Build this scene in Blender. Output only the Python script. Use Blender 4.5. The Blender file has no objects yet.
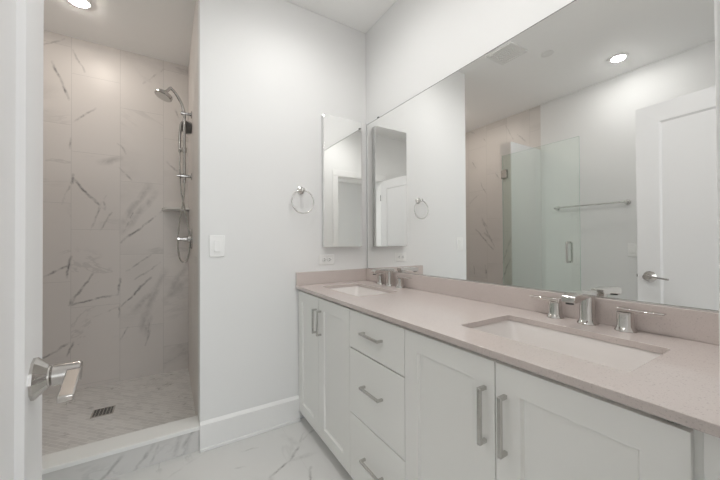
import bpy, bmesh, math, random
from mathutils import Vector, Matrix
C = bpy.context.scene.collection
S = bpy.context.scene
PI = math.pi
random.seed(3)

# ------------------------------------------------------------------ camera
F_PX = 311.77
YAW, PITCH, ROLL, CAM_H = math.radians(31.508), math.radians(.484), math.radians(.277), 1.188
cam_d = bpy.data.cameras.new('camera'); cam = bpy.data.objects.new('camera', cam_d); C.objects.link(cam)
cam_d.sensor_width = 36.0; cam_d.lens = F_PX / 720 * 36.0; cam_d.clip_start = .01; cam_d.clip_end = 60
_r = Vector((math.cos(YAW), -math.sin(YAW), 0))
_f = Vector((math.sin(YAW) * math.cos(PITCH), math.cos(YAW) * math.cos(PITCH), math.sin(PITCH)))
_u = _r.cross(_f)
_r2 = _r * math.cos(ROLL) - _u * math.sin(ROLL)
_u2 = _r * math.sin(ROLL) + _u * math.cos(ROLL)
M = Matrix((_r2, _u2, -_f)).transposed().to_4x4()
M.translation = Vector((0, 0, CAM_H))
cam.matrix_world = M
S.camera = cam

# ------------------------------------------------------------------ world, light levels, exposure
W = bpy.data.worlds.new('world'); S.world = W; W.use_nodes = True
W.node_tree.nodes['Background'].inputs[0].default_value = (.8, .88, 1, 1)
W.node_tree.nodes['Background'].inputs[1].default_value = .3
S.view_settings.view_transform = 'Standard'; S.view_settings.look = 'None'
S.view_settings.gamma = 1; S.view_settings.use_curve_mapping = False
S.view_settings.exposure = -0.09
CAN_DOWN, CAN_ENTRY, CAN_SHOWER = 95.0, 170.0, 175.0          # emission of the recessed lamps
BEAM = 20.0                                                   # downlights above the sinks (watts)
CAN_COLOR, SHOWER_COLOR = (1, .985, .96), (1, .92, .83)
ADDED_WINDOW_LIGHT = 5.8                                           # unseen bedroom window, added to bring daylight through the doorway
ADDED_WINDOW_COLOR = (.93, .97, 1.0)
S.cycles.max_bounces = 14; S.cycles.diffuse_bounces = 8; S.cycles.glossy_bounces = 8
S.cycles.transparent_max_bounces = 12
S.cycles.sample_clamp_indirect = 6
S.cycles.use_denoising = True

# ------------------------------------------------------------------ measures (metres; camera stands in the doorway at the origin)
D = 2.02            # wall with the towel ring
XW = 1.30           # wall with the large mirror
XL = -1.171         # wall opposite
XE = .151           # end of the back wall = shower side
D2 = 3.25           # rear of the shower
XS = -.587          # end of the stub wall
ZC = 2.81           # ceiling
ZSH = .052          # shower floor
FY = .085           # inner face of the doorway wall
DJL, DJR = -.165, .567
XF = .745           # faces of the vanity doors
ZT = .9025          # top of the counter

# ------------------------------------------------------------------ node helpers
def new_mat(name):
    m = bpy.data.materials.new(name); m.use_nodes = True
    nt = m.node_tree
    return m, nt, nt.nodes['Principled BSDF']
def N(nt, typ, **kw):
    n = nt.nodes.new(typ)
    for k, v in kw.items():
        if k.startswith('i_'):
            n.inputs[int(k[2:])].default_value = v
        else:
            setattr(n, k, v)
    return n
def L(nt, a, b): nt.links.new(a, b)
def mth(nt, op, a, b=None, c=None, clamp=False):
    n = nt.nodes.new('ShaderNodeMath'); n.operation = op; n.use_clamp = clamp
    for i, x in enumerate((a, b, c)):
        if x is None: continue
        if isinstance(x, (int, float)): n.inputs[i].default_value = x
        else: L(nt, x, n.inputs[i])
    return n.outputs[0]
def vm(nt, op, a, b=None, out=0):
    n = nt.nodes.new('ShaderNodeVectorMath'); n.operation = op
    for i, x in enumerate((a, b)):
        if x is None: continue
        if isinstance(x, tuple): n.inputs[i].default_value = x
        else: L(nt, x, n.inputs[i])
    return n.outputs[out]
def smooth(nt, x, lo, hi, a=0., b=1.):
    n = nt.nodes.new('ShaderNodeMapRange'); n.interpolation_type = 'SMOOTHSTEP'
    L(nt, x, n.inputs[0])
    for i, v in zip((1, 2, 3, 4), (lo, hi, a, b)): n.inputs[i].default_value = v
    return n.outputs[0]
def mix(nt, fac, a, b):
    n = nt.nodes.new('ShaderNodeMix'); n.data_type = 'RGBA'
    if isinstance(fac, (int, float)): n.inputs[0].default_value = fac
    else: L(nt, fac, n.inputs[0])
    for i, x in ((6, a), (7, b)):
        if isinstance(x, tuple): n.inputs[i].default_value = (*x[:3], 1)
        else: L(nt, x, n.inputs[i])
    return n.outputs[2]
def noise(nt, vec, scale, detail=4, rough=.55, dist=0., out=0):
    n = nt.nodes.new('ShaderNodeTexNoise')
    n.inputs['Scale'].default_value = scale; n.inputs['Detail'].default_value = detail
    n.inputs['Roughness'].default_value = rough; n.inputs['Distortion'].default_value = dist
    L(nt, vec, n.inputs['Vector']); return n.outputs[out]
def bump(nt, bsdf, h, strength=.1, dist=.002):
    b = nt.nodes.new('ShaderNodeBump'); b.inputs['Strength'].default_value = strength; b.inputs['Distance'].default_value = dist
    L(nt, h, b.inputs['Height']); L(nt, b.outputs[0], bsdf.inputs['Normal'])
def pos(nt): return nt.nodes.new('ShaderNodeNewGeometry').outputs['Position']
def objc(nt): return nt.nodes.new('ShaderNodeTexCoord').outputs['Object']

def paint(name, col, rough=.55, bumps=.04, scale=220, spec=.35):
    m, nt, b = new_mat(name)
    p = objc(nt)
    n1 = noise(nt, p, 1.3, 2)
    c = mix(nt, mth(nt, 'MULTIPLY', n1, .06), col, tuple(x * .9 for x in col))
    L(nt, c, b.inputs['Base Color']); b.inputs['Roughness'].default_value = rough
    b.inputs['Specular IOR Level'].default_value = spec
    bump(nt, b, noise(nt, p, scale, 3), bumps, .001)
    return m
def metal(name, col, rough, brushed=.0):
    m, nt, b = new_mat(name)
    b.inputs['Base Color'].default_value = (*col, 1); b.inputs['Metallic'].default_value = 1
    p = objc(nt)
    r = mth(nt, 'ADD', mth(nt, 'MULTIPLY', noise(nt, p, 60, 3), .08), rough - .04)
    L(nt, r, b.inputs['Roughness'])
    if brushed: bump(nt, b, noise(nt, p, 900, 2), brushed, .0004)
    return m

# one straight vein between two points, as a node group: 1 on the line, 0 beyond its width
def vein_group():
    g = bpy.data.node_groups.new('vein_segment', 'ShaderNodeTree')
    for nm, t in (('P', 'NodeSocketVector'), ('A', 'NodeSocketVector'), ('B', 'NodeSocketVector'), ('Width', 'NodeSocketFloat'), ('Amount', 'NodeSocketFloat')):
        g.interface.new_socket(nm, in_out='INPUT', socket_type=t)
    g.interface.new_socket('Mask', in_out='OUTPUT', socket_type='NodeSocketFloat')
    gi = g.nodes.new('NodeGroupInput'); go = g.nodes.new('NodeGroupOutput')
    pa = vm(g, 'SUBTRACT', gi.outputs[0], gi.outputs[1]); ba = vm(g, 'SUBTRACT', gi.outputs[2], gi.outputs[1])
    h = mth(g, 'DIVIDE', vm(g, 'DOT_PRODUCT', pa, ba, 1), vm(g, 'DOT_PRODUCT', ba, ba, 1), clamp=True)
    s = g.nodes.new('ShaderNodeVectorMath'); s.operation = 'SCALE'; L(g, ba, s.inputs[0]); L(g, h, s.inputs['Scale'])
    d = vm(g, 'LENGTH', vm(g, 'SUBTRACT', pa, s.outputs[0]), None, 1)
    q = mth(g, 'SUBTRACT', 1.0, mth(g, 'DIVIDE', d, gi.outputs[3]), clamp=True)
    # thinner towards both ends
    e = mth(g, 'MULTIPLY', mth(g, 'MULTIPLY', h, mth(g, 'SUBTRACT', 1.0, h)), 4.0)
    e = mth(g, 'ADD', mth(g, 'MULTIPLY', e, .6), .4)
    L(g, mth(g, 'MULTIPLY', mth(g, 'MULTIPLY', q, e), gi.outputs[4]), go.inputs[0])
    return g
VG = vein_group()
def veins(nt, p, segs):
    """segs: (A, B, width, amount); returns the strongest vein at p"""
    out = None
    for a, b, w, k in segs:
        n = nt.nodes.new('ShaderNodeGroup'); n.node_tree = VG
        L(nt, p, n.inputs[0]); n.inputs[1].default_value = a; n.inputs[2].default_value = b
        n.inputs[3].default_value = w; n.inputs[4].default_value = k
        out = n.outputs[0] if out is None else mth(nt, 'MAXIMUM', out, n.outputs[0])
    return out
def wiggle(nt, p, amp=.035):
    a = noise(nt, p, 7, 5, .62, 0., 1)
    o = vm(nt, 'SUBTRACT', a, (.5, .5, .5))
    s = nt.nodes.new('ShaderNodeVectorMath'); s.operation = 'SCALE'; L(nt, o, s.inputs[0]); s.inputs['Scale'].default_value = amp * 2
    return vm(nt, 'ADD', p, s.outputs[0])

def marble(name, axes, tile, offset, shift, base, veincol, grout, rough=.22, segs=None, auto=1., gw=.0012, vscale=1.0, cloud=.5):
    """large marble-look tiles laid on the plane spanned by axes; columns of width tile[0] shifted by `shift` each"""
    m, nt, b = new_mat(name)
    p = pos(nt)
    sx = nt.nodes.new('ShaderNodeSeparateXYZ'); L(nt, p, sx.inputs[0])
    u = mth(nt, 'DIVIDE', mth(nt, 'SUBTRACT', sx.outputs[axes[0]], offset[0]), tile[0])
    cu = mth(nt, 'FLOOR', u)
    v = mth(nt, 'SUBTRACT', mth(nt, 'DIVIDE', mth(nt, 'SUBTRACT', sx.outputs[axes[1]], offset[1]), tile[1]), mth(nt, 'MULTIPLY', cu, shift))
    cv = mth(nt, 'FLOOR', v)
    fu = mth(nt, 'FRACT', u); fv = mth(nt, 'FRACT', v)
    def edge(f, size):
        d = mth(nt, 'MULTIPLY', mth(nt, 'MINIMUM', f, mth(nt, 'SUBTRACT', 1.0, f)), size)
        return smooth(nt, d, gw * .6, gw * 1.6, 1, 0)
    g = mth(nt, 'MAXIMUM', edge(fu, tile[0]), edge(fv, tile[1]))
    # every tile is a different piece of the printed stone
    cb = nt.nodes.new('ShaderNodeCombineXYZ')
    L(nt, mth(nt, 'ADD', mth(nt, 'MULTIPLY', cu, 3.17), mth(nt, 'MULTIPLY', cv, 1.31)), cb.inputs[0])
    L(nt, mth(nt, 'MULTIPLY', cv, 5.71), cb.inputs[1]); L(nt, mth(nt, 'MULTIPLY', cu, 2.43), cb.inputs[2])
    q = vm(nt, 'ADD', p, cb.outputs[0])
    mp = nt.nodes.new('ShaderNodeMapping'); L(nt, q, mp.inputs[0])
    mp.inputs['Rotation'].default_value = {1: (0, .75, 0), 0: (.75, 0, 0), 2: (0, 0, .75)}[3 - axes[0] - axes[1]]
    sc = [1.0, 1.0, 1.0]; sc[axes[0]] = .45
    mp.inputs['Scale'].default_value = sc
    r = noise(nt, mp.outputs[0], 1.7 * vscale, 6, .6, .6)
    thin = smooth(nt, mth(nt, 'ABSOLUTE', mth(nt, 'SUBTRACT', r, .5)), .002, .014, 1, 0)
    mask = smooth(nt, noise(nt, q, 1.9, 2), .5, .66)
    soft = mth(nt, 'MULTIPLY', smooth(nt, mth(nt, 'ABSOLUTE', mth(nt, 'SUBTRACT', r, .5)), .0, .10, 1, 0), smooth(nt, noise(nt, q, 1.4, 2), .48, .7))
    vv = mth(nt, 'MULTIPLY', mth(nt, 'MULTIPLY', thin, mask), auto)
    if segs:
        wp = wiggle(nt, p, .03)
        sv = veins(nt, wp, segs)
        patch = smooth(nt, noise(nt, p, 26, 3), .3, .62)
        sv = mth(nt, 'MULTIPLY', sv, mth(nt, 'ADD', mth(nt, 'MULTIPLY', patch, .7), .3))
        vv = mth(nt, 'MAXIMUM', vv, sv)
    col = mix(nt, mth(nt, 'MULTIPLY', soft, cloud), base, tuple(x * .80 for x in base))
    col = mix(nt, mth(nt, 'MULTIPLY', noise(nt, q, 3, 3), .12), col, tuple(x * .88 for x in base))
    col = mix(nt, mth(nt, 'MULTIPLY', vv, 1.1), col, veincol)
    col = mix(nt, mth(nt, 'MULTIPLY', g, .75), col, grout)
    L(nt, col, b.inputs['Base Color']); b.inputs['Roughness'].default_value = rough
    b.inputs['Specular IOR Level'].default_value = .4
    bump(nt, b, mth(nt, 'SUBTRACT', 1.0, g), .25, .001)
    return m

def mosaic(name, base, veincol, grout):
    """small stone mosaic laid in a basket of short bars"""
    m, nt, b = new_mat(name)
    p = pos(nt)
    mp = nt.nodes.new('ShaderNodeMapping'); L(nt, p, mp.inputs[0]); mp.inputs['Rotation'].default_value = (0, 0, PI / 4)
    br = nt.nodes.new('ShaderNodeTexBrick'); L(nt, mp.outputs[0], br.inputs['Vector'])
    br.inputs['Scale'].default_value = 1.0; br.inputs['Brick Width'].default_value = .075; br.inputs['Row Height'].default_value = .025
    br.inputs['Mortar Size'].default_value = .0013; br.inputs['Mortar Smooth'].default_value = .3; br.inputs['Bias'].default_value = 0
    br.inputs['Color1'].default_value = (*base, 1); br.inputs['Color2'].default_value = (*[x * .86 for x in base], 1)
    br.inputs['Mortar'].default_value = (*grout, 1)
    st = nt.nodes.new('ShaderNodeMapping'); L(nt, p, st.inputs[0]); st.inputs['Rotation'].default_value = (0, 0, .3); st.inputs['Scale'].default_value = (.35, 1, 1)
    r = noise(nt, st.outputs[0], 9, 5, .6, .8)
    v = mth(nt, 'MULTIPLY', smooth(nt, mth(nt, 'ABSOLUTE', mth(nt, 'SUBTRACT', r, .5)), .003, .02, 1, 0), smooth(nt, noise(nt, p, 13, 3), .55, .68))
    col = mix(nt, mth(nt, 'MULTIPLY', v, .75), br.outputs[0], veincol)
    L(nt, col, b.inputs['Base Color']); b.inputs['Roughness'].default_value = .45
    bump(nt, b, br.outputs['Fac'], -.2, .001)
    return m

# ------------------------------------------------------------------ materials
WALL = paint('wall_paint', (.79, .792, .79), .6)
CEIL = paint('ceiling_paint', (.94, .94, .935), .7)
TRIM = paint('trim_enamel', (.83, .83, .825), .35, .02)
DOORM = paint('door_enamel', (.76, .76, .765), .38, .02)
CAB = paint('cabinet_lacquer', (.86, .86, .84), .38, .015)
PLATE = paint('white_plastic', (.85, .85, .84), .3, .0)
DARK = paint('dark_recess', (.04, .04, .04), .6, .0)
CERAMIC = paint('white_ceramic', (.77, .735, .715), .08, .0, spec=.5)
NICKEL = metal('brushed_nickel', (.58, .57, .55), .24, .03)
CHROME = metal('polished_nickel', (.66, .64, .62), .085)
SCHROME = metal('shower_chrome', (.55, .54, .53), .16)
DOORHW = metal('door_hardware_nickel', (.56, .54, .52), .15)
STEEL = metal('satin_steel', (.70, .69, .67), .22, .02)
MIRROR = metal('mirror_glass', (.935, .938, .93), .04)
_b = MIRROR.node_tree.nodes['Principled BSDF']
for l in list(_b.inputs['Roughness'].links): MIRROR.node_tree.links.remove(l)
_b.inputs['Roughness'].default_value = 0.0
HOSE = metal('hose_metal', (.6, .58, .56), .25)

def quartz():
    m, nt, b = new_mat('quartz_counter')
    p = pos(nt)
    sp = smooth(nt, noise(nt, p, 420, 2), .56, .68)
    sp2 = smooth(nt, noise(nt, p, 260, 2, .5), .60, .70)
    col = mix(nt, mth(nt, 'MULTIPLY', sp, .35), (.595, .530, .505), (.68, .622, .60))
    col = mix(nt, mth(nt, 'MULTIPLY', sp2, .45), col, (.36, .32, .30))
    L(nt, col, b.inputs['Base Color']); b.inputs['Roughness'].default_value = .16; b.inputs['Specular IOR Level'].default_value = .5
    return m
QUARTZ = quartz()

def glass_mat(name, tint, refl=.08):
    m = bpy.data.materials.new(name); m.use_nodes = True; nt = m.node_tree; nt.nodes.clear()
    o = nt.nodes.new('ShaderNodeOutputMaterial'); mx = nt.nodes.new('ShaderNodeMixShader')
    t = nt.nodes.new('ShaderNodeBsdfTransparent'); t.inputs[0].default_value = (*tint, 1)
    g = nt.nodes.new('ShaderNodeBsdfGlossy'); g.inputs[0].default_value = (.95, 1, .97, 1); g.inputs[1].default_value = .0
    fr = nt.nodes.new('ShaderNodeLayerWeight'); fr.inputs[0].default_value = .18
    f = mth(nt, 'ADD', mth(nt, 'MULTIPLY', fr.outputs['Fresnel'], .9), refl, clamp=True)
    L(nt, f, mx.inputs[0]); L(nt, t.outputs[0], mx.inputs[1]); L(nt, g.outputs[0], mx.inputs[2]); L(nt, mx.outputs[0], o.inputs[0])
    return m
GLASS = glass_mat('clear_green_glass', (.97, .992, .975), .05)

def emit(name, col, s):
    m = bpy.data.materials.new(name); m.use_nodes = True; nt = m.node_tree; nt.nodes.clear()
    o = nt.nodes.new('ShaderNodeOutputMaterial'); e = nt.nodes.new('ShaderNodeEmission')
    e.inputs[0].default_value = (*col, 1); e.inputs[1].default_value = s; L(nt, e.outputs[0], o.inputs[0]); return m

TB = (.70, .665, .64); VC = (.13, .125, .125); GR = (.50, .48, .46)
def s3(y, L4, w=.010, k=1.0): return [((a, y, b), (c, y, d), w, k) for a, b, c, d in L4]
back_veins = s3(D2, [(-.757, 2.582, -.70, 2.42), (-.70, 2.42, -.659, 2.313), (-.652, 1.711, -.45, 1.464), (-.652, 1.74, -.645, 1.66), (-.45, 1.464, -.455, 1.56),
    (-.34, 1.203, -.20, 1.33), (-.20, 1.33, -.044, 1.484), (-.339, .663, -.132, .899), (-.65, .713, -.518, .963), (-.65, .713, -.359, .773),
    (-.359, .773, -.35, .90), (-.808, .941, -.662, 1.025), (-.675, .925, -.655, 1.09), (-.822, .321, -.666, .421), (-.67, .32, -.64, .42), (-.66, .713, -.64, .76)], .012, .9) + \
  s3(D2, [(-.642, 2.711, -.576, 2.556), (-.635, 2.146, -.502, 2.285), (-.537, 1.299, -.444, 1.586), (-.183, 2.564, -.037, 2.736), (-.333, 1.261, -.211, 1.561),
    (-.354, 1.818, -.273, 1.726), (-.345, .391, -.292, .482), (-.174, .32, -.139, .442), (-.015, 1.912, .07, 1.833), (.054, 2.391, .07, 2.322), (-.802, 2.698, -.689, 2.79),
    (-.70, 1.50, -.655, 1.64), (-.655, 1.93, -.65, 2.02), (-.36, 2.02, -.30, 1.94), (-.48, 1.30, -.40, 1.45), (-.16, .40, -.13, .55), (-.52, .60, -.36, .66), (-.36, .58, -.345, .69), (-.25, .88, -.06, 1.02), (-.30, .96, -.12, 1.10)], .010, .55) + \
  s3(D2, [(-.34, 1.33, -.15, 1.70), (-.33, 1.28, -.10, 1.62), (-.19, .54, -.029, .955), (-.029, .70, .149, .87), (-.476, 1.85, -.347, 1.90), (-.25, .62, -.09, .80), (-.20, .45, -.16, .60), (.0, .74, .15, 1.02), (-.17, .42, -.14, .56)], .035, .34)
TILE_BACK = marble('marble_tile_rear', (0, 2), (.305, .612), (-.346, .487), 2 / 3, TB, VC, GR, .38, back_veins, .15)
side_veins = [((XL, a, b), (XL, c, d), w, k) for a, b, c, d, w, k in ((2.949, 1.38, 2.669, 1.079, .014, .8), (2.864, 1.536, 2.649, 1.113, .012, .6), (2.985, .838, 2.977, .73, .012, .8), (2.788, .868, 2.778, .677, .012, .8),
    (2.902, 1.86, 3.046, 1.75, .012, .4), (2.843, 1.534, 2.763, 1.39, .02, .5), (2.804, 1.321, 2.687, 1.215, .02, .5), (2.859, 2.031, 2.767, 1.842, .010, .5), (2.315, 2.544, 2.203, 2.433, .012, .5), (2.812, 2.639, 2.772, 2.593, .012, .5),
    (3.005, 2.348, 2.941, 2.261, .01, .5), (2.621, 2.11, 2.566, 2.032, .012, .5), (2.468, 2.721, 2.366, 2.495, .010, .4), (3.045, 2.798, 2.958, 2.753, .010, .5), (2.9, .5, 2.6, .25, .012, .7), (2.45, 1.2, 2.3, .9, .012, .6))]
side_veins += [((XS + .009, 2.03, 1.25), (XS + .009, 2.13, .95), .010, .6), ((XS + .009, 2.04, 1.0), (XS + .009, 2.14, .75), .010, .7), ((XE, 2.5, 1.1), (XE, 2.9, 1.45), .012, .5), ((XE, 2.7, .5), (XE, 3.1, .9), .012, .6)]
TILE_SIDE = marble('marble_tile_side', (1, 2), (.305, .612), (2.15, .487), 2 / 3, TB, VC, GR, .38, side_veins, 0.)
TILE_CURB = marble('marble_tile_curb', (0, 2), (1.2, .305), (-.75, -.10), 0, (.66, .65, .64), (.20, .20, .20), GR, .3,
    [((-.17, 2.02, -.02), (-.07, 2.02, .12), .012, .8), ((-.09, 2.02, .0), (-.05, 2.02, .12), .010, .4), ((.03, 2.02, .02), (.06, 2.02, .12), .02, .5),
     ((.07, 2.02, .04), (.12, 2.02, .13), .013, .7), ((.09, 2.02, .0), (.10, 2.02, .1), .02, .3), ((-.30, 2.02, 0), (-.2, 2.02, .1), .012, .6)], .3)
floor_segs = [((.55, 1.35, 0), (.642, 1.56, 0), .010, .8), ((.436, 1.594, 0), (.56, 1.655, 0), .010, .9), ((.56, 1.655, 0), (.655, 1.765, 0), .012, .9), ((.655, 1.765, 0), (.72, 1.86, 0), .010, .55),
    ((.345, 1.881, 0), (.441, 1.862, 0), .010, .4), ((.684, 1.797, 0), (.841, 1.881, 0), .01, .5), ((.55, 1.65, 0), (.70, 1.66, 0), .02, .3),
    ((-.016, 1.859, 0), (.176, 1.987, 0), .010, .25), ((.66, 1.74, 0), (.60, 1.9, 0), .03, .2), ((.35, 1.45, 0), (.45, 1.60, 0), .02, .35), ((.3, 1.76, 0), (.35, 1.74, 0), .01, .4)]
FLOORM = marble('marble_floor_tile', (1, 0), (.61, 1.22), (1.42, -.60), .5, (.68, .675, .665), (.26, .26, .255), (.60, .59, .58), .14, floor_segs, .35, gw=.0008, cloud=.25)
MOSAIC = mosaic('mosaic_floor', (.76, .75, .735), (.22, .21, .20), (.86, .85, .84))
SHELFM = marble('marble_shelf', (0, 1), (5, 5), (-2, -2), 0, (.74, .73, .71), VC, GR, .2, None, .5)
CARPET = paint('bedroom_floor_wood', (.50, .44, .37), .5, .1, 60)

# ------------------------------------------------------------------ mesh helpers
ORG = {}
def origin(o): return ORG.get(o.name, Vector((0, 0, 0)))
def tag(o, label=None, cat=None, group=None, kind=None):
    if label: o['label'] = label
    if cat: o['category'] = cat
    if group: o['group'] = group
    if kind: o['kind'] = kind
    return o
def thing(name, label, cat, loc, group=None, rotz=0, kind=None):
    o = bpy.data.objects.new(name, None); C.objects.link(o); o.location = loc; o.rotation_euler = (0, 0, rotz)
    o.empty_display_size = .05
    ORG[o.name] = Vector(loc)
    return tag(o, label, cat, group, kind)
def obj(name, bm, mat, parent=None, bevel=0, seg=2, smoothdeg=35, local=False, base=None, label=None):
    """links the bmesh as ONE mesh object; vertices come in world coordinates unless local"""
    bmesh.ops.recalc_face_normals(bm, faces=bm.faces)
    o_ = Vector(base) if base is not None else (origin(parent) if parent else Vector((0, 0, 0)))
    if not local and o_.length: bmesh.ops.translate(bm, verts=bm.verts, vec=-o_)
    me = bpy.data.meshes.new(name); bm.to_mesh(me); bm.free()
    for p in me.polygons: p.use_smooth = True
    try: me.set_sharp_from_angle(angle=math.radians(smoothdeg))
    except Exception: pass
    for x in (mat if isinstance(mat, (list, tuple)) else [mat]): me.materials.append(x)
    o = bpy.data.objects.new(name, me); C.objects.link(o)
    if parent:
        o.parent = parent
        if base is not None: o.location = o_ - origin(parent)
        ORG[o.name] = o_
    elif base is not None:
        o.location = o_; ORG[o.name] = o_
    if bevel:
        b = o.modifiers.new('bevel', 'BEVEL'); b.width = bevel; b.segments = seg; b.limit_method = 'ANGLE'; b.angle_limit = math.radians(40)
    if label: o['label'] = label
    return o
def bx(bm, x0, x1, y0, y1, z0, z1):
    r = bmesh.ops.create_cube(bm, size=1.0)['verts']
    for v in r:
        v.co = Vector(((x0 + x1) / 2 + v.co.x * (x1 - x0), (y0 + y1) / 2 + v.co.y * (y1 - y0), (z0 + z1) / 2 + v.co.z * (z1 - z0)))
    return r
def box(*a):
    bm = bmesh.new(); bx(bm, *a); return bm
def frame_of(d):
    d = Vector(d).normalized(); a = Vector((0, 0, 1)) if abs(d.z) < .9 else Vector((1, 0, 0))
    s = d.cross(a).normalized(); return d, s, s.cross(d)
def lathe(bm, c, axis, prof, n=28):
    """profile (radius, distance along axis) turned round the axis through c"""
    d, s, t = frame_of(axis); c = Vector(c); rings = []
    for r, h in prof:
        rings.append([bm.verts.new(c + d * h + (s * math.cos(2 * PI * k / n) + t * math.sin(2 * PI * k / n)) * r) for k in range(n)])
    for A, B in zip(rings, rings[1:]):
        for k in range(n): bm.faces.new((A[k], A[(k + 1) % n], B[(k + 1) % n], B[k]))
    bm.faces.new(rings[0][::-1]); bm.faces.new(rings[-1])
def cyl(bm, a, b, r, n=20):
    a, b = Vector(a), Vector(b); lathe(bm, a, b - a, [(r, 0), (r, (b - a).length)], n)
def catmull(P, k=8):
    P = [Vector(p) for p in P]; out = []
    for i in range(len(P) - 1):
        p0 = P[i - 1] if i else P[i]; p1, p2 = P[i], P[i + 1]; p3 = P[i + 2] if i + 2 < len(P) else P[i + 1]
        for j in range(k):
            t = j / k
            out.append(.5 * ((2 * p1) + (p2 - p0) * t + (2 * p0 - 5 * p1 + 4 * p2 - p3) * t * t + (3 * p1 - p0 - 3 * p2 + p3) * t ** 3))
    return out + [P[-1]]
def tube(bm, path, r, n=12, closed=False):
    path = [Vector(p) for p in path]; rings = []; ref = None; m = len(path)
    for i, p in enumerate(path):
        a = path[(i - 1) % m] if (i or closed) else p; b = path[(i + 1) % m] if (i < m - 1 or closed) else p
        d = (b - a).normalized()
        if ref is None: _, s, _t = frame_of(d)
        else: s = (ref - d * ref.dot(d)).normalized()
        t = d.cross(s); ref = s; rr = r[i] if isinstance(r, list) else r
        rings.append([bm.verts.new(p + (s * math.cos(2 * PI * k / n) + t * math.sin(2 * PI * k / n)) * rr) for k in range(n)])
    pr = list(zip(rings, rings[1:])) + ([(rings[-1], rings[0])] if closed else [])
    for A, B in pr:
        for k in range(n): bm.faces.new((A[k], A[(k + 1) % n], B[(k + 1) % n], B[k]))
    if not closed: bm.faces.new(rings[0][::-1]); bm.faces.new(rings[-1])
def prism(bm, pts, ext):
    """polygon pts extruded by the vector ext"""
    e = Vector(ext); A = [bm.verts.new(p) for p in pts]; B = [bm.verts.new(Vector(p) + e) for p in pts]; n = len(A)
    bm.faces.new(A[::-1]); bm.faces.new(B)
    for k in range(n): bm.faces.new((A[k], A[(k + 1) % n], B[(k + 1) % n], B[k]))
def rrect(cx, cy, a, b, r, z, n=6):
    out = []
    for sx, sy, a0 in ((1, 1, 0), (-1, 1, PI / 2), (-1, -1, PI), (1, -1, 3 * PI / 2)):
        for k in range(n + 1):
            t = a0 + k / n * PI / 2
            out.append(Vector((cx + sx * (a - r) + r * math.cos(t), cy + sy * (b - r) + r * math.sin(t), z)))
    return out
def shaker(x0, x1, y0, y1, z0, z1, axis, stile, depth=.008, bev=.005):
    """framed panel; axis picks the face that carries the recess: '-x' or '-y' """
    bm = box(x0, x1, y0, y1, z0, z1); bm.faces.ensure_lookup_table()
    k, s = (0, -1) if axis == '-x' else (1, -1)
    if axis == '+y': k, s = 1, 1
    bmesh.ops.recalc_face_normals(bm, faces=bm.faces)
    f = max(bm.faces, key=lambda f: f.normal[k] * s)
    bmesh.ops.inset_individual(bm, faces=[f], thickness=stile, depth=0, use_even_offset=True)
    bmesh.ops.inset_individual(bm, faces=[f], thickness=bev, depth=-depth, use_even_offset=True)
    return bm
def dup(o, delta=None, parent=None, label=None):
    c = o.copy(); C.objects.link(c)
    if parent: c.parent = parent
    for ch in list(o.children): dup(ch, None, c)
    if delta is not None: c.location = Vector(o.location) + Vector(delta)
    if label: c['label'] = label
    return c
def struct(name, bm, mat, bevel=0, label=None, cat=None, **k):
    o = obj(name, bm, mat, None, bevel, **k); return tag(o, label, cat, None, 'structure')

# ------------------------------------------------------------------ the room
struct('floor', box(XL - .12, XW + .12, FY - .12, D, -.1, 0), FLOORM, label='polished grey veined marble tile floor', cat='floor')
struct('ceiling', box(XL - .12, XW + .12, FY - .12, D2 + .12, ZC, ZC + .1), CEIL, label='white painted ceiling', cat='ceiling')
struct('wall_back', box(XE, XW, D, D + .115, 0, ZC), WALL, .004, label='white wall carrying the towel ring and the narrow mirror', cat='wall')
struct('wall_right', box(XW, XW + .12, FY - .12, D + .115, 0, ZC), WALL, label='white wall behind the large mirror', cat='wall')
struct('wall_left', box(XL - .12, XL, FY - .12, D, 0, ZC), WALL, label='white wall with the towel bar, seen in the mirror', cat='wall')
bm = bmesh.new()
bx(bm, XL - .12, DJL - .02, FY - .12, FY, 0, ZC); bx(bm, DJR + .02, XW, FY - .12, FY, 0, ZC); bx(bm, DJL - .02, DJR + .02, FY - .12, FY, 2.13, ZC)
struct('wall_front', bm, WALL, label='white wall round the doorway', cat='wall')
bm = box(XL, XS, D, D + .125, 0, 2.28); struct('wall_stub', bm, WALL, .003, label='white stub wall beside the shower opening', cat='wall')
struct('trim_6', box(XS, XS + .009, D + .004, D + .125, .0, 2.276), TILE_SIDE, label='marble tile facing on the end of the stub wall', cat='tile')
struct('wall_shower_rear', box(XL - .12, XE + .12, D2, D2 + .12, 0, ZC), TILE_BACK, label='marble tiled rear wall of the shower', cat='wall')
bm = box(XE, XE + .12, D + .12, D2, 0, ZC); struct('wall_shower_right', bm, TILE_SIDE, label='marble tiled shower wall carrying the taps', cat='wall')
bm = box(XL - .12, XL, D, D2, 0, ZC); struct('wall_shower_left', bm, TILE_SIDE, label='marble tiled shower wall seen in the mirror', cat='wall')
struct('floor_shower', box(XL, XE, D + .12, D2, -.1, ZSH), MOSAIC, label='grey stone mosaic shower floor', cat='floor')
# curb: marble riser with a white sill
struct('trim_7', box(XS, XE, D, D + .12, 0, .118), TILE_CURB, label='marble tiled riser of the shower curb', cat='curb')
struct('trim_8', box(XS + .009, XE, D - .006, D + .132, .118, .140), PLATE, .002, label='white sill on top of the shower curb', cat='sill')
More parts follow.
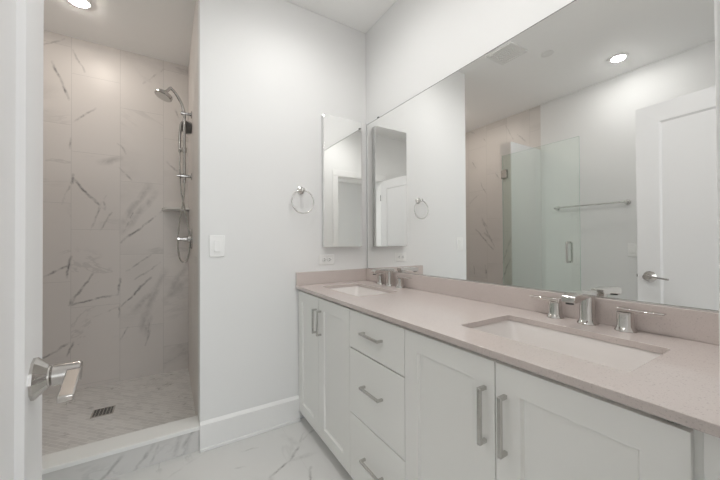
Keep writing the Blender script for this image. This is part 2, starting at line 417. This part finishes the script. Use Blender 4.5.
# baseboards
def base_x(name, x0, x1, y, s):
    bm = bmesh.new()
    pts = [(x0, y, 0), (x0, y + s * .018, 0), (x0, y + s * .018, .146), (x0, y + s * .008, .158), (x0, y, .163)]
    prism(bm, pts, (x1 - x0, 0, 0)); bx(bm, x0, x1, min(y + s * .018, y + s * .030), max(y + s * .018, y + s * .030), 0, .016)
    return struct(name, bm, TRIM, .002, label='white baseboard along the wall', cat='baseboard')
def base_y(name, y0, y1, x, s):
    bm = bmesh.new()
    prism(bm, [(x, y0, 0), (x + s * .015, y0, 0), (x + s * .015, y0, .148), (x + s * .009, y0, .160), (x, y0, .163)], (0, y1 - y0, 0))
    return struct(name, bm, TRIM, .002, label='white baseboard along the wall', cat='baseboard')
base_x('baseboard_back', XE, .748, D, -1)['label'] = 'white baseboard below the towel ring wall'
base_x('baseboard_stub', XL + .019, XS, D, -1)['label'] = 'white baseboard below the stub wall'
base_y('baseboard_left', FY + .002, D - .032, XL, 1)['label'] = 'white baseboard below the towel bar'
# door casing and jambs
bm = bmesh.new()
bx(bm, DJL - .02, DJL, FY - .12, FY, 0, 2.11); bx(bm, DJR, DJR + .02, FY - .12, FY, 0, 2.11); bx(bm, DJL - .02, DJR + .02, FY - .12, FY, 2.11, 2.13)
struct('trim_1', bm, TRIM, .001, label='white jamb lining the doorway', cat='door frame')
for n_, (x0, x1) in ((2, (DJL - .09, DJL - .006)), (3, (DJR + .006, DJR + .086))):
    struct('trim_%d' % n_, box(x0, x1, FY, FY + .012, 0, 2.12 if n_ == 3 else 2.12), TRIM, .003, label='white %s casing of the doorway' % ('left' if n_ == 2 else 'right'), cat='casing')
struct('trim_4', box(DJL - .09, DJR + .086, FY, FY + .012, 2.12, 2.205), TRIM, .003, label='white head casing over the doorway', cat='casing')

# the room behind the doorway
BY = -3.4
struct('floor_bedroom', box(-2.4, 2.8, BY, FY - .12, -.1, 0), CARPET)
struct('ceiling_bedroom', box(-2.4, 2.8, BY, FY - .12, ZC, ZC + .1), CEIL)
struct('wall_bedroom_left', box(-2.52, -2.4, BY, FY - .12, 0, ZC), WALL)
struct('wall_bedroom_right', box(2.8, 2.92, BY, FY - .12, 0, ZC), WALL)
bm = bmesh.new(); bx(bm, -2.4, XL - .12, FY - .12, FY - .02, 0, ZC); bx(bm, XW + .12, 2.8, FY - .12, FY - .02, 0, ZC)
struct('wall_bedroom_front', bm, WALL)
WX0, WX1, WZ0, WZ1 = -.7, 2.1, .55, 2.35
bm = bmesh.new()
bx(bm, -2.52, WX0, BY - .12, BY, 0, ZC); bx(bm, WX1, 2.92, BY - .12, BY, 0, ZC); bx(bm, WX0, WX1, BY - .12, BY, 0, WZ0); bx(bm, WX0, WX1, BY - .12, BY, WZ1, ZC)
struct('wall_bedroom_rear', bm, WALL)
w = struct('added_window_1', box(WX0 + .05, WX1 - .05, BY - .09, BY - .08, WZ0 + .05, WZ1 - .05), emit('added_daylight_pane', ADDED_WINDOW_COLOR, ADDED_WINDOW_LIGHT), label='unseen glowing bedroom window added to light the doorway', cat='window')  # glowing pane added as a light source, kept out of view
bm = bmesh.new()
bx(bm, WX0, WX0 + .05, BY - .11, BY - .05, WZ0, WZ1); bx(bm, WX1 - .05, WX1, BY - .11, BY - .05, WZ0, WZ1)
bx(bm, WX0 + .05, WX1 - .05, BY - .11, BY - .05, WZ0, WZ0 + .05); bx(bm, WX0 + .05, WX1 - .05, BY - .11, BY - .05, WZ1 - .05, WZ1)
bx(bm, .67, .73, BY - .078, BY - .05, WZ0 + .05, WZ1 - .05)
obj('added_window_frame', bm, TRIM, w, .003)

# ------------------------------------------------------------------ bathroom door, open at the left, with its lever
HX, HY = -.155, .103
ex, ey = -.211, .848
DW = math.hypot(ex - HX, ey - HY); RZ = math.atan2(ey - HY, ex - HX)
door = thing('door_1', 'white one panel bathroom door standing open at the left', 'door', (HX, HY, 0), None, RZ, 'structure')
ORG[door.name] = Vector((0, 0, 0))
bm = shaker(0, DW, 0, .035, .012, 2.112, '-y', .122, .009, .012)
bmesh.ops.recalc_face_normals(bm, faces=bm.faces)
f = max(bm.faces, key=lambda f: f.normal.y * f.calc_area())
bmesh.ops.inset_individual(bm, faces=[f], thickness=.122, depth=0, use_even_offset=True); bmesh.ops.inset_individual(bm, faces=[f], thickness=.012, depth=-.009, use_even_offset=True)
obj('door_leaf', bm, DOORM, door, .0015, local=True)
lx, lz = DW - .068, .948
for s in (-1, 1):
    y0 = 0 if s < 0 else .035
    bm = bmesh.new(); lathe(bm, (lx, y0, lz), (0, s, 0), [(.037, 0), (.037, .004), (.022, .018), (.020, .020)], 12)
    lv = obj('lever_handle', bm, DOORHW, door, local=True, smoothdeg=20)
    ORG[lv.name] = Vector((0, 0, 0))
    bm = bmesh.new(); cyl(bm, (lx, y0 + s * .019, lz), (lx, y0 + s * .023, lz), .0185, 28); cyl(bm, (lx, y0 + s * .023, lz), (lx, y0 + s * .025, lz), .0165, 28)
    cyl(bm, (lx, y0 + s * .025, lz), (lx, y0 + s * .064, lz), .0185, 28)
    obj('neck', bm, DOORHW, lv, .001, local=True)
    bm = bmesh.new()
    prism(bm, [(lx + .012, y0 + s * .0445, lz + .014), (lx + .012, y0 + s * .0655, lz + .014), (lx - .112, y0 + s * .0665, lz - .002), (lx - .112, y0 + s * .0465, lz - .002)], (0, 0, -.011))
    obj('lever', bm, DOORHW, lv, .002, 3, local=True)
obj('latch', box(DW - .0005, DW + .0015, .005, .030, lz - .028, lz + .028), NICKEL, door, .0005, local=True)
obj('latch_bolt', box(DW + .001, DW + .010, .011, .024, lz - .009, lz + .009), NICKEL, door, .001, local=True)
for z in (.25, 1.05, 1.86):
    bm = bmesh.new(); cyl(bm, (-.004, -.006, z - .045), (-.004, -.006, z + .045), .006, 14)
    obj('hinge', bm, NICKEL, door, local=True)

# ------------------------------------------------------------------ vanity cabinets
XB = 1.295; XC = XF + .019             # rear and carcass front
Z0, Z1 = .065, .867                    # door bottoms and tops
ZK, ZTOP = .062, ZT - .0205            # kick height, carcass top
def carcass(y0, y1, par, filler=0.):
    bm = bmesh.new(); t = .016
    bx(bm, XC, XB, y0, y0 + t, ZK, ZTOP); bx(bm, XC, XB, y1 - t, y1, ZK, ZTOP)
    bx(bm, XC, XB, y0 + t, y1 - t, ZK, ZK + t); bx(bm, XB - .008, XB, y0 + t, y1 - t, ZK + t, ZTOP)
    obj('carcass', bm, CAB, par)
    bm = bmesh.new()
    bx(bm, XC - .0008, XC + .018, y0 + t, y1 - t, ZTOP - .045, ZTOP); bx(bm, XC - .0006, XC + .0175, y0 + t, y0 + (.115 if y0 < .2 else .04), ZK + t, ZTOP - .045); bx(bm, XC - .0006, XC + .0175, y1 - .04, y1 - t, ZK + t, ZTOP - .045)
    obj('face_frame', bm, CAB, par)
    obj('toe_kick', box(XC + .055, XC + .070, y0, y1, 0, ZK), CAB, par)
def pull(par, a, b, out=.030):
    """square bar pull between two points on the door face, standing off by `out` towards -x"""
    a, b = Vector(a), Vector(b); d = (b - a).normalized(); x = a.x; h = .005
    bm = bmesh.new()
    lo = Vector((x - out, min(a.y, b.y) - h, min(a.z, b.z) - h)); hi = Vector((x - out + .010, max(a.y, b.y) + h, max(a.z, b.z) + h))
    bx(bm, lo.x, hi.x, lo.y, hi.y, lo.z, hi.z)
    for p in (a, b): bx(bm, x - out + .0095, x + .0005, p.y - h, p.y + h, p.z - h, p.z + h)
    return obj('handle', bm, NICKEL, par, .001)
YA, YB, YC_, YD, YE, YF = 2.017, 1.686, 1.317, .904, .527, .157
g = .0016
def door_leaf(par, y0, y1, hy, hz0, hz1):
    d = obj('cabinet_door', shaker(XF, XC - .001, y0 + g, y1 - g, Z0, Z1, '-x', .068, .011, .004), CAB, par, .0012)
    ORG[d.name] = origin(par); pull(d, (XF, hy, hz0), (XF, hy, hz1))
def mk_cab(label, y0, y1):
    return thing('vanity_cabinet', label, 'cabinet', (XF, (y0 + y1) / 2, 0), 'units of the vanity')
c1 = mk_cab('white two door vanity cabinet in the corner below the far sink', YC_, YA)
carcass(YC_, YA, c1); door_leaf(c1, YB, YA - .002, 1.712, .661, .794); door_leaf(c1, YC_, YB, 1.648, .661, .794)
c2 = thing('drawer_cabinet', 'white vanity unit with three stacked drawers between the two door cabinets', 'cabinet', (XF, (YC_ + YD) / 2, 0), 'units of the vanity')
carcass(YD, YC_, c2)
for z0, z1, hz in ((.689, Z1, .784), (.380, .683, .545), (Z0, .374, .224)):
    d = obj('drawer', box(XF, XC - .001, YD + g, YC_ - g, z0, z1), CAB, c2, .0015)
    ORG[d.name] = origin(c2); pull(d, (XF, 1.046, hz), (XF, 1.180, hz))
bm = box(XC + .003, XC + .012, YD + .042, YC_ - .042, Z0 + .02, ZTOP - .05); obj('gap_shade_sheet', bm, DARK, c2)  # dark sheet behind the drawer fronts, paints the shade in their gaps
c3 = mk_cab('white two door vanity cabinet below the near sink, beside the doorway', .088, YD)
carcass(.088, YD, c3); door_leaf(c3, YE, YD, .558, .642, .787); door_leaf(c3, YF, YE, .4965, .642, .787)
obj('filler', box(XC - .012, XC - .0012, .088, .146, Z0, ZTOP), CAB, c3, .001)
bm = bmesh.new(); bx(bm, XC - .006, XC - .001, .172, .200, ZTOP - .012, ZTOP - .002); bx(bm, XC - .010, XC - .001, .182, .190, ZTOP - .014, ZTOP - .001)
obj('hinge', bm, NICKEL, c3, .0008)

# ------------------------------------------------------------------ countertop with two cut-outs
def cut(bm, cutters):
    me = bpy.data.meshes.new('slab'); bmesh.ops.recalc_face_normals(bm, faces=bm.faces); bm.to_mesh(me); bm.free(); o = bpy.data.objects.new('slab', me); C.objects.link(o); tmp = []
    for cb in cutters:
        bmesh.ops.recalc_face_normals(cb, faces=cb.faces)
        m2 = bpy.data.meshes.new('hole'); cb.to_mesh(m2); cb.free(); c = bpy.data.objects.new('hole', m2); C.objects.link(c); tmp.append((c, m2))
        md = o.modifiers.new('cut', 'BOOLEAN'); md.operation = 'DIFFERENCE'; md.object = c; md.solver = 'EXACT'
    dg = bpy.context.evaluated_depsgraph_get(); ev = o.evaluated_get(dg); res = bpy.data.meshes.new_from_object(ev)
    out = bmesh.new(); out.from_mesh(res)
    bpy.data.objects.remove(o); bpy.data.meshes.remove(me); bpy.data.meshes.remove(res)
    for c, m2 in tmp: bpy.data.objects.remove(c); bpy.data.meshes.remove(m2)
    return out
SX, SA, SB = .996, .140, .232          # sink centre, half depth, half width
SINKY = (1.655, .508)
top = thing('vanity_countertop', 'pinkish beige speckled quartz countertop running along the mirror wall', 'countertop', (1.0, 1.06, ZT - .02))
cutters = []
for y in SINKY:
    cb = bmesh.new(); prism(cb, rrect(SX, y, SA, SB, .014, ZT - .05), (0, 0, .1)); cutters.append(cb)
bm = cut(box(.726, XW - .001, .087, D - .001, ZT - .020, ZT), cutters)
obj('slab', bm, QUARTZ, top, .0015)
obj('backsplash', box(XW - .020, XW - .001, .087, D - .0015, ZT + .0003, .990), QUARTZ, top, .0012)
obj('side_splash', box(.728, XW - .0205, D - .020, D - .001, ZT + .0003, .990), QUARTZ, top, .0012)

# ------------------------------------------------------------------ sinks
def sink(y, label):
    t = thing('undermount_sink', label, 'sink', (SX, y, ZT - .021), 'undermount sinks')
    bm = bmesh.new(); rings = []
    zr = ZT - .0208
    prof = [(SA + .022, SB + .022, .05, zr), (SA + .003, SB + .003, .018, zr), (SA + .001, SB + .001, .020, zr - .006), (SA - .012, SB - .022, .04, zr - .06), (SA - .024, SB - .045, .045, zr - .105),
            (SA - .045, SB - .075, .05, zr - .128), (SA - .08, SB - .13, .045, zr - .134), (.024, .024, .0235, zr - .138),
            (.024, .024, .0235, zr - .15), (SA - .03, SB - .05, .05, zr - .146), (SA + .010, SB + .004, .05, zr - .06), (SA + .022, SB + .022, .05, zr - .012), (SA + .022, SB + .022, .05, zr)]
    for a, b, r, z in prof: rings.append([bm.verts.new(p) for p in rrect(SX, y, a, b, r, z)])
    n = len(rings[0])
    for A, B in zip(rings, rings[1:]):
        for k in range(n): bm.faces.new((A[k], A[(k + 1) % n], B[(k + 1) % n], B[k]))
    bmesh.ops.remove_doubles(bm, verts=bm.verts, dist=1e-5)
    obj('basin', bm, CERAMIC, t, smoothdeg=50)
    bm = bmesh.new(); lathe(bm, (SX, y, zr - .1395), (0, 0, 1), [(.0225, 0), (.0225, .003), (.018, .005), (.017, .0045), (.016, .0065), (.004, .0085)], 28)
    obj('drain', bm, CHROME, t)
    return t
sink(SINKY[0], 'white undermount sink at the far end of the counter by the corner')
sink(SINKY[1], 'white undermount sink nearest the doorway')

# ------------------------------------------------------------------ faucets: spout and two lever handles each
FX = 1.245
def petal(cx, cy, r, z, k=4, amp=.10, n=32):
    """ring of a softly lobed column"""
    return [Vector((cx + (r * (1 + amp * math.cos(k * t))) * math.cos(t + PI / 4), cy + (r * (1 + amp * math.cos(k * t))) * math.sin(t + PI / 4), z)) for t in [2 * PI * i / n for i in range(n)]]
def loft(bm, rings):
    R = [[bm.verts.new(p) for p in r] for r in rings]; n = len(R[0])
    for A, B in zip(R, R[1:]):
        for k in range(n): bm.faces.new((A[k], A[(k + 1) % n], B[(k + 1) % n], B[k]))
    bm.faces.new(R[0][::-1]); bm.faces.new(R[-1])
def column(bm, x, y, r, h, flare):
    z = ZT + .0004
    loft(bm, [petal(x, y, flare, z, 4, .0), petal(x, y, flare, z + .003, 4, .0), petal(x, y, r * 1.15, z + .010, 4, .05), petal(x, y, r, z + .018, 4, .09), petal(x, y, r * .97, z + h, 4, .09)])
def faucet(y, label):
    t = thing('bathroom_faucet', label, 'faucet', (FX, y, ZT), 'widespread faucets')
    bm = bmesh.new(); column(bm, FX, y, .0225, .094, .031); sp = obj('spout', bm, CHROME, t, smoothdeg=40); ORG[sp.name] = origin(t)
    bm = bmesh.new()
    z = ZT + .094
    # flat open spout reaching over the basin, slightly dropping to its lip
    prism(bm, [(FX + .022, y - .021, z), (FX + .022, y - .021, z + .020), (FX - .05, y - .021, z + .022), (FX - .122, y - .021, z + .018), (FX - .136, y - .021, z + .010), (FX - .136, y - .021, z - .008), (FX - .118, y - .021, z - .010), (FX - .05, y - .021, z + .000)], (0, .042, 0))
    obj('spout_arm', bm, CHROME, sp, .003, 3)
    bm = bmesh.new(); cyl(bm, (FX - .122, y, z - .014), (FX - .122, y, z - .006), .012, 20); obj('aerator', bm, DARK, sp)
    for s in (1, -1):
        yy = y + s * .106
        bm = bmesh.new(); column(bm, FX, yy, .0215, .060, .029); h = obj('tap_handle', bm, CHROME, t, smoothdeg=40); ORG[h.name] = origin(t)
        bm = bmesh.new(); zz = ZT + .060
        prism(bm, [(FX - .014, yy - s * .020, zz), (FX - .014, yy - s * .020, zz + .014), (FX - .014, yy + s * .02, zz + .012), (FX - .010, yy + s * .094, zz + .011), (FX - .010, yy + s * .094, zz + .006), (FX - .014, yy + s * .018, zz + .002)], (.026, 0, 0))
        obj('lever', bm, CHROME, h, .002, 3)
    return t
faucet(1.655, 'polished nickel widespread faucet with two levers at the far sink')
faucet(.515, 'polished nickel widespread faucet with two levers at the near sink')

# ------------------------------------------------------------------ large mirror
mt = thing('wall_mirror', 'large frameless mirror covering the wall above the countertop', 'mirror', (XW, 1.06, .985))
obj('mirror_glass', box(XW - .0065, XW - .0008, .130, 2.000, .995, 2.088), MIRROR, mt, .0008)
bm = bmesh.new(); bx(bm, XW - .0072, XW - .0006, .130, 2.0018, 2.0882, 2.0905); bx(bm, XW - .0072, XW - .0006, 2.0002, 2.0018, .995, 2.0882)
obj('edge_trim', bm, paint('mirror_edge', (.22, .22, .22), .4, 0), mt)
obj('bottom_channel', box(XW - .0085, XW - .0006, .130, 1.992, .9903, .9945), STEEL, mt)
for y in (1.849,):
    obj('mirror_clip', box(XW - .011, XW - .0006, y - .008, y + .008, 2.0907, 2.098), DARK if y > 1 else STEEL, mt, .001)

# ------------------------------------------------------------------ mirrored cabinet, towel ring, switch, outlet on the back wall
mc = thing('medicine_cabinet', 'tall narrow mirrored medicine cabinet on the wall beside the corner', 'medicine cabinet', (1.075, D, 1.156))
obj('cabinet_body', box(.921, 1.229, D - .030, D - .0005, 1.160, 2.088), paint('cabinet_side_grey', (.66, .66, .66), .4, 0), mc)
obj('mirror_door', box(.919, 1.231, D - .040, D - .0305, 1.157, 2.091), MIRROR, mc, .002)
tr = thing('towel_ring', 'round metal towel ring on the wall left of the mirrored cabinet', 'towel ring', (.765, D, 1.545))
bm = bmesh.new(); lathe(bm, (.765, D - .0005, 1.545), (0, -1, 0), [(.026, 0), (.026, .006), (.020, .010), (.011, .014), (.010, .036), (.013, .040), (.013, .052), (.008, .055)], 28)
obj('mount', bm, STEEL, tr)
bm = bmesh.new(); R = .077; cz = 1.545 - R - .004
tube(bm, [(.765 + R * math.sin(t), D - .044 + .0 * t, cz + R * math.cos(t)) for t in [2 * PI * k / 56 for k in range(56)]], .0038, 12, True)
obj('ring', bm, STEEL, tr)
def plate_y(bm, x, z, w, h, y=D, t=.006): bx(bm, x - w / 2, x + w / 2, y - t, y - .0005, z - h / 2, z + h / 2)
sw = thing('light_switch', 'white rocker light switch beside the shower opening', 'light switch', (.243, D, 1.172))
bm = bmesh.new(); plate_y(bm, .243, 1.172, .086, .128); obj('switch_plate', bm, PLATE, sw, .003)
obj('rocker', box(.243 - .0165, .243 + .0165, D - .0125, D - .0061, 1.172 - .034, 1.172 + .034), PLATE, sw, .0015)
ol = thing('wall_outlet', 'white wall outlet mounted sideways above the counter splash', 'outlet', (.957, D, 1.068))
bm = bmesh.new(); plate_y(bm, .957, 1.068, .118, .070, D, .004); obj('outlet_plate', bm, PLATE, ol, .003)
for s in (-1, 1):
    cx = .957 + s * .0195
    bm = bmesh.new(); lathe(bm, (cx, D - .0061, 1.068), (0, -1, 0), [(.0165, 0), (.0165, .002), (.0155, .003)], 28)
    so = obj('socket', bm, PLATE, ol); ORG[so.name] = origin(ol)
    bm = bmesh.new()
    for dz in (-.0065, .0065): bx(bm, cx - .005, cx + .005, D - .0098, D - .0092, 1.068 + dz - .0016, 1.068 + dz + .0016)
    cyl(bm, (cx + .0105, D - .0098, 1.068), (cx + .0105, D - .0092, 1.068), .0026, 12)
    obj('slots', bm, DARK, so)

# ------------------------------------------------------------------ towel bar and switch on the wall opposite (seen in the mirror)
tb = thing('towel_bar', 'long metal towel bar on the wall opposite, seen in the mirror', 'towel bar', (XL, 1.52, 1.565))
for y in (1.834, 1.204):
    bm = bmesh.new(); lathe(bm, (XL + .0005, y, 1.565), (1, 0, 0), [(.025, 0), (.025, .006), (.018, .011), (.011, .016), (.010, .046), (.014, .050), (.014, .068), (.010, .072)], 24)
    obj('post', bm, STEEL, tb)
bm = bmesh.new(); cyl(bm, (XL + .060, 1.200, 1.565), (XL + .060, 1.838, 1.565), .008, 16); obj('bar', bm, STEEL, tb)
s2 = thing('light_switch', 'white light switch on the wall opposite, behind the open door edge', 'light switch', (XL, 1.165, 1.105))
obj('switch_plate', box(XL + .0005, XL + .006, 1.165 - .043, 1.165 + .043, 1.042, 1.168), PLATE, s2, .003)
obj('rocker', box(XL + .0061, XL + .0095, 1.165 - .0165, 1.165 + .0165, 1.071, 1.139), PLATE, s2, .0015)

# ------------------------------------------------------------------ shower
SPRAY = paint('spray_rubber', (.16, .155, .15), .4, 0)
def arc_rail():
    P = [(.100, 2.70, 1.645), (.100, 2.70, 1.9), (.100, 2.70, 2.13), (.097, 2.70, 2.18), (.084, 2.70, 2.235), (.062, 2.70, 2.28), (.036, 2.70, 2.32), (.006, 2.70, 2.347)]
    return catmull(P, 6)
sc = thing('shower_column', 'chrome shower rail with overhead rose, hand shower and hose on the tiled wall', 'shower', (.10, 2.70, 1.64))
bm = bmesh.new(); tube(bm, arc_rail(), .0105, 16); obj('rail', bm, SCHROME, sc)
for z in (2.172, 1.698):
    bm = bmesh.new(); lathe(bm, (XE - .0006, 2.70, z), (-1, 0, 0), [(.027, 0), (.027, .006), (.012, .010), (.0105, .014), (.0105, .040), (.015, .043), (.015, .072), (.010, .074)], 24)
    if z < 2: cyl(bm, (.086, 2.70, z), (.050, 2.70, z), .0095, 16)
    obj('wall_bracket', bm, SCHROME, sc)
ax = Vector((-.34, -.12, -.93)).normalized(); hc = Vector((-.022, 2.70, 2.305))
bm = bmesh.new(); lathe(bm, hc, ax, [(.010, -.012), (.014, -.004), (.020, .006), (.042, .014), (.056, .020), (.058, .026), (.058, .040), (.054, .043)], 36)
cyl(bm, (.010, 2.70, 2.344), hc + ax * .002, .011, 16)
hd = obj('shower_head', bm, SCHROME, sc); ORG[hd.name] = origin(sc)
bm = bmesh.new(); cyl(bm, hc + ax * .0428, hc + ax * .0450, .049, 32); obj('spray_face', bm, STEEL, hd)
ha = Vector((-.30, -.75, -.58)).normalized(); hh = Vector((.118, 2.745, 2.085))
bm = bmesh.new(); lathe(bm, hh, ha, [(.020, -.022), (.044, -.014), (.052, -.006), (.052, .006), (.048, .009)], 36)
tube(bm, catmull([(.108, 2.748, 2.118), (.086, 2.742, 2.115), (.073, 2.735, 2.05), (.070, 2.725, 1.96), (.070, 2.72, 1.88)], 6), .0105, 14)
hs = obj('hand_shower', bm, SCHROME, sc); ORG[hs.name] = origin(sc)
bm = bmesh.new(); cyl(bm, hh + ha * .0088, hh + ha * .0105, .044, 32); obj('spray_face', bm, SPRAY, hs, label='dark round spray face of the hand shower')
bm = bmesh.new(); tube(bm, [(.100, 2.70, 1.895), (.086, 2.706, 1.895), (.070, 2.718, 1.90)], .012, 14); cyl(bm, (.1, 2.70, 1.878), (.1, 2.70, 1.912), .0155, 18); obj('slider', bm, SCHROME, sc)
bm = bmesh.new(); tube(bm, catmull([(.070, 2.72, 1.885), (.071, 2.72, 1.75), (.078, 2.715, 1.60), (.102, 2.708, 1.45), (.128, 2.70, 1.30), (.135, 2.70, 1.17), (.122, 2.70, 1.075), (.095, 2.70, 1.045), (.068, 2.70, 1.085), (.057, 2.70, 1.20), (.066, 2.70, 1.34), (.088, 2.70, 1.48), (.099, 2.70, 1.58), (.100, 2.70, 1.646)], 10), .0062, 10)
obj('hose', bm, HOSE, sc)
sv = thing('shower_valve', 'round chrome shower valve with lever below the marble corner shelf', 'valve', (XE, 2.70, 1.222))
bm = bmesh.new(); lathe(bm, (XE - .0006, 2.70, 1.222), (-1, 0, 0), [(.078, 0), (.078, .004), (.070, .008), (.030, .011), (.026, .030), (.019, .034), (.018, .060)], 36); obj('escutcheon', bm, SCHROME, sv)
bm = bmesh.new(); cyl(bm, (XE - .055, 2.70, 1.222), (XE - .100, 2.70, 1.222), .0135, 20); tube(bm, [(XE - .088, 2.70, 1.222), (XE - .090, 2.66, 1.222), (XE - .090, 2.62, 1.223)], .008, 12); obj('lever', bm, SCHROME, sv, .001)
bm = bmesh.new(); pts = [(XE - .0006, D2 - .0006, 1.478)]
for k in range(9):
    t = k / 8 * PI / 2; pts.append((XE - .0006 - .205 * math.cos(t) ** .75 if k < 8 else XE - .0006, D2 - .0006 - .205 * math.sin(t) ** .75, 1.478))
prism(bm, pts, (0, 0, .016))
tag(obj('corner_shelf', bm, SHELFM, None, .002), 'marble corner shelf in the shower between two tiled walls', 'shelf')
dr = thing('floor_drain', 'small square dark grated drain in the shower floor', 'drain', (-.378, 2.712, ZSH))
bm = bmesh.new(); dx, dy, a = -.378, 2.712, .060
for x0, x1, y0, y1 in ((-a, a, -a, -a + .008), (-a, a, a - .008, a), (-a, -a + .008, -a + .008, a - .008), (a - .008, a, -a + .008, a - .008)): bx(bm, dx + x0, dx + x1, dy + y0, dy + y1, ZSH + .0003, ZSH + .004)
obj('drain_frame', bm, STEEL, dr)
obj('drain_pan', box(dx - a + .006, dx + a - .006, dy - a + .006, dy + a - .006, ZSH + .0003, ZSH + .0012), DARK, dr)
bm = bmesh.new()
for k in range(5):
    o_ = -a + .012 + (k + .5) * (2 * a - .024) / 5
    bx(bm, dx + o_ - .0022, dx + o_ + .0022, dy - a + .008, dy + a - .008, ZSH + .0014, ZSH + .0034)
    bx(bm, dx - a + .008, dx + a - .008, dy + o_ - .0022, dy + o_ + .0022, ZSH + .0013, ZSH + .0033)
obj('grate', bm, NICKEL, dr)

# glass shower door, swung open into the room
GX = -.556
gd = thing('glass_shower_door', 'clear frameless glass shower door standing open on the stub wall', 'glass door', (GX, 2.09, .15))
bm = box(GX - .005, GX + .005, 1.351, 2.105, .155, 2.136); bmesh.ops.recalc_face_normals(bm, faces=bm.faces)
for f in bm.faces: f.material_index = 0 if abs(f.normal.x) > .5 else 1
obj('glass_panel', bm, [GLASS, paint('green_glass_edge', (.50, .60, .55), .2, 0)], gd)
for z in (1.935, .42):
    bm = bmesh.new()
    bx(bm, GX + .0055, GX + .012, 2.052, 2.104, z - .045, z + .045); bx(bm, GX - .012, GX - .0055, 2.052, 2.104, z - .045, z + .045)
    bx(bm, XS + .0095, XS + .0165, 2.060, 2.135, z - .045, z + .045); cyl(bm, (GX - .012, 2.108, z - .045), (GX - .012, 2.108, z + .045), .007, 14)
    obj('hinge', bm, STEEL, gd, .001)
bm = bmesh.new()
for s in (1, -1):
    x0 = GX + s * .0055; x1 = GX + s * .045
    tube(bm, catmull([(x0, 1.44, 1.0), (x1 - s * .012, 1.44, 1.0), (x1, 1.44, 1.012), (x1, 1.44, 1.09), (x1, 1.44, 1.168), (x1 - s * .012, 1.44, 1.18), (x0, 1.44, 1.18)], 5), .0095, 14)
obj('pull_handle', bm, STEEL, gd)

# ------------------------------------------------------------------ ceiling: lamps, vent, cap
def can(x, y, mat, label):
    t = thing('recessed_light', label, 'ceiling light', (x, y, ZC), 'recessed ceiling lamps')
    bm = bmesh.new(); n = 40; R = []
    for r, z in ((.049, ZC - .0005), (.072, ZC - .0005), (.072, ZC - .004), (.068, ZC - .007), (.054, ZC - .008), (.049, ZC - .006)):
        R.append([bm.verts.new((x + r * math.cos(2 * PI * k / n), y + r * math.sin(2 * PI * k / n), z)) for k in range(n)])
    for A, B in zip(R, R[1:] + R[:1]):
        for k in range(n): bm.faces.new((A[k], A[(k + 1) % n], B[(k + 1) % n], B[k]))
    obj('trim_ring', bm, PLATE, t)
    bm = bmesh.new(); lathe(bm, (x, y, ZC - .0015), (0, 0, -1), [(.048, 0), (.048, .010), (.045, .013), (.030, .015)], 40); obj('lens', bm, mat, t)
    return t
E_D, E_E, E_S = emit('lamp_downlight', CAN_COLOR, CAN_DOWN), emit('lamp_entry', CAN_COLOR, CAN_ENTRY), emit('lamp_shower', SHOWER_COLOR, CAN_SHOWER)
can(-.795, 1.139, E_E, 'lit recessed ceiling lamp seen in the large mirror')
can(-.516, 2.735, E_S, 'lit recessed ceiling lamp inside the shower')
def beam(t, x, y):
    d = bpy.data.lights.new('downlight_beam', 'SPOT'); d.energy = BEAM; d.color = CAN_COLOR; d.spot_size = math.radians(166); d.spot_blend = .85; d.shadow_soft_size = .05
    o = bpy.data.objects.new('downlight_beam', d); C.objects.link(o); o.parent = t; o.location = (0, 0, -.03)
for y, lab in ((1.42, "far"), (.56, "near")):
    beam(can(.64, y, E_D, 'lit recessed ceiling downlight in front of the %s sink' % lab), .64, y)
vt = thing('ceiling_vent', 'square white ceiling exhaust vent seen in the mirror', 'vent', (.118, 1.61, ZC))
vx, vy, a = .118, 1.61, .118
bm = bmesh.new()
for x0, x1, y0, y1 in ((-a, a, -a, -a + .02), (-a, a, a - .02, a), (-a, -a + .02, -a + .02, a - .02), (a - .02, a, -a + .02, a - .02)): bx(bm, vx + x0, vx + x1, vy + y0, vy + y1, ZC - .016, ZC - .0005)
obj('vent_frame', bm, PLATE, vt, .002)
bm = bmesh.new()
for k in range(11):
    y = vy - a + .026 + k * (2 * a - .052) / 10; bx(bm, vx - a + .02, vx + a - .02, y - .0055, y + .0055, ZC - .013, ZC - .009)
obj('grille', bm, PLATE, vt)
obj('backing', box(vx - a + .02, vx + a - .02, vy - a + .02, vy + a - .02, ZC - .0085, ZC - .0005), paint('vent_inside', (.88, .88, .87), .7), vt)
bm = bmesh.new(); lathe(bm, (-.186, 1.428, ZC - .0004), (0, 0, -1), [(.030, 0), (.030, .004), (.046, .005), (.046, .008), (.040, .011)], 32)
tag(obj('sprinkler_cover', bm, PLATE), 'small round white cover on the ceiling beside the vent, seen in the mirror', 'ceiling cover')
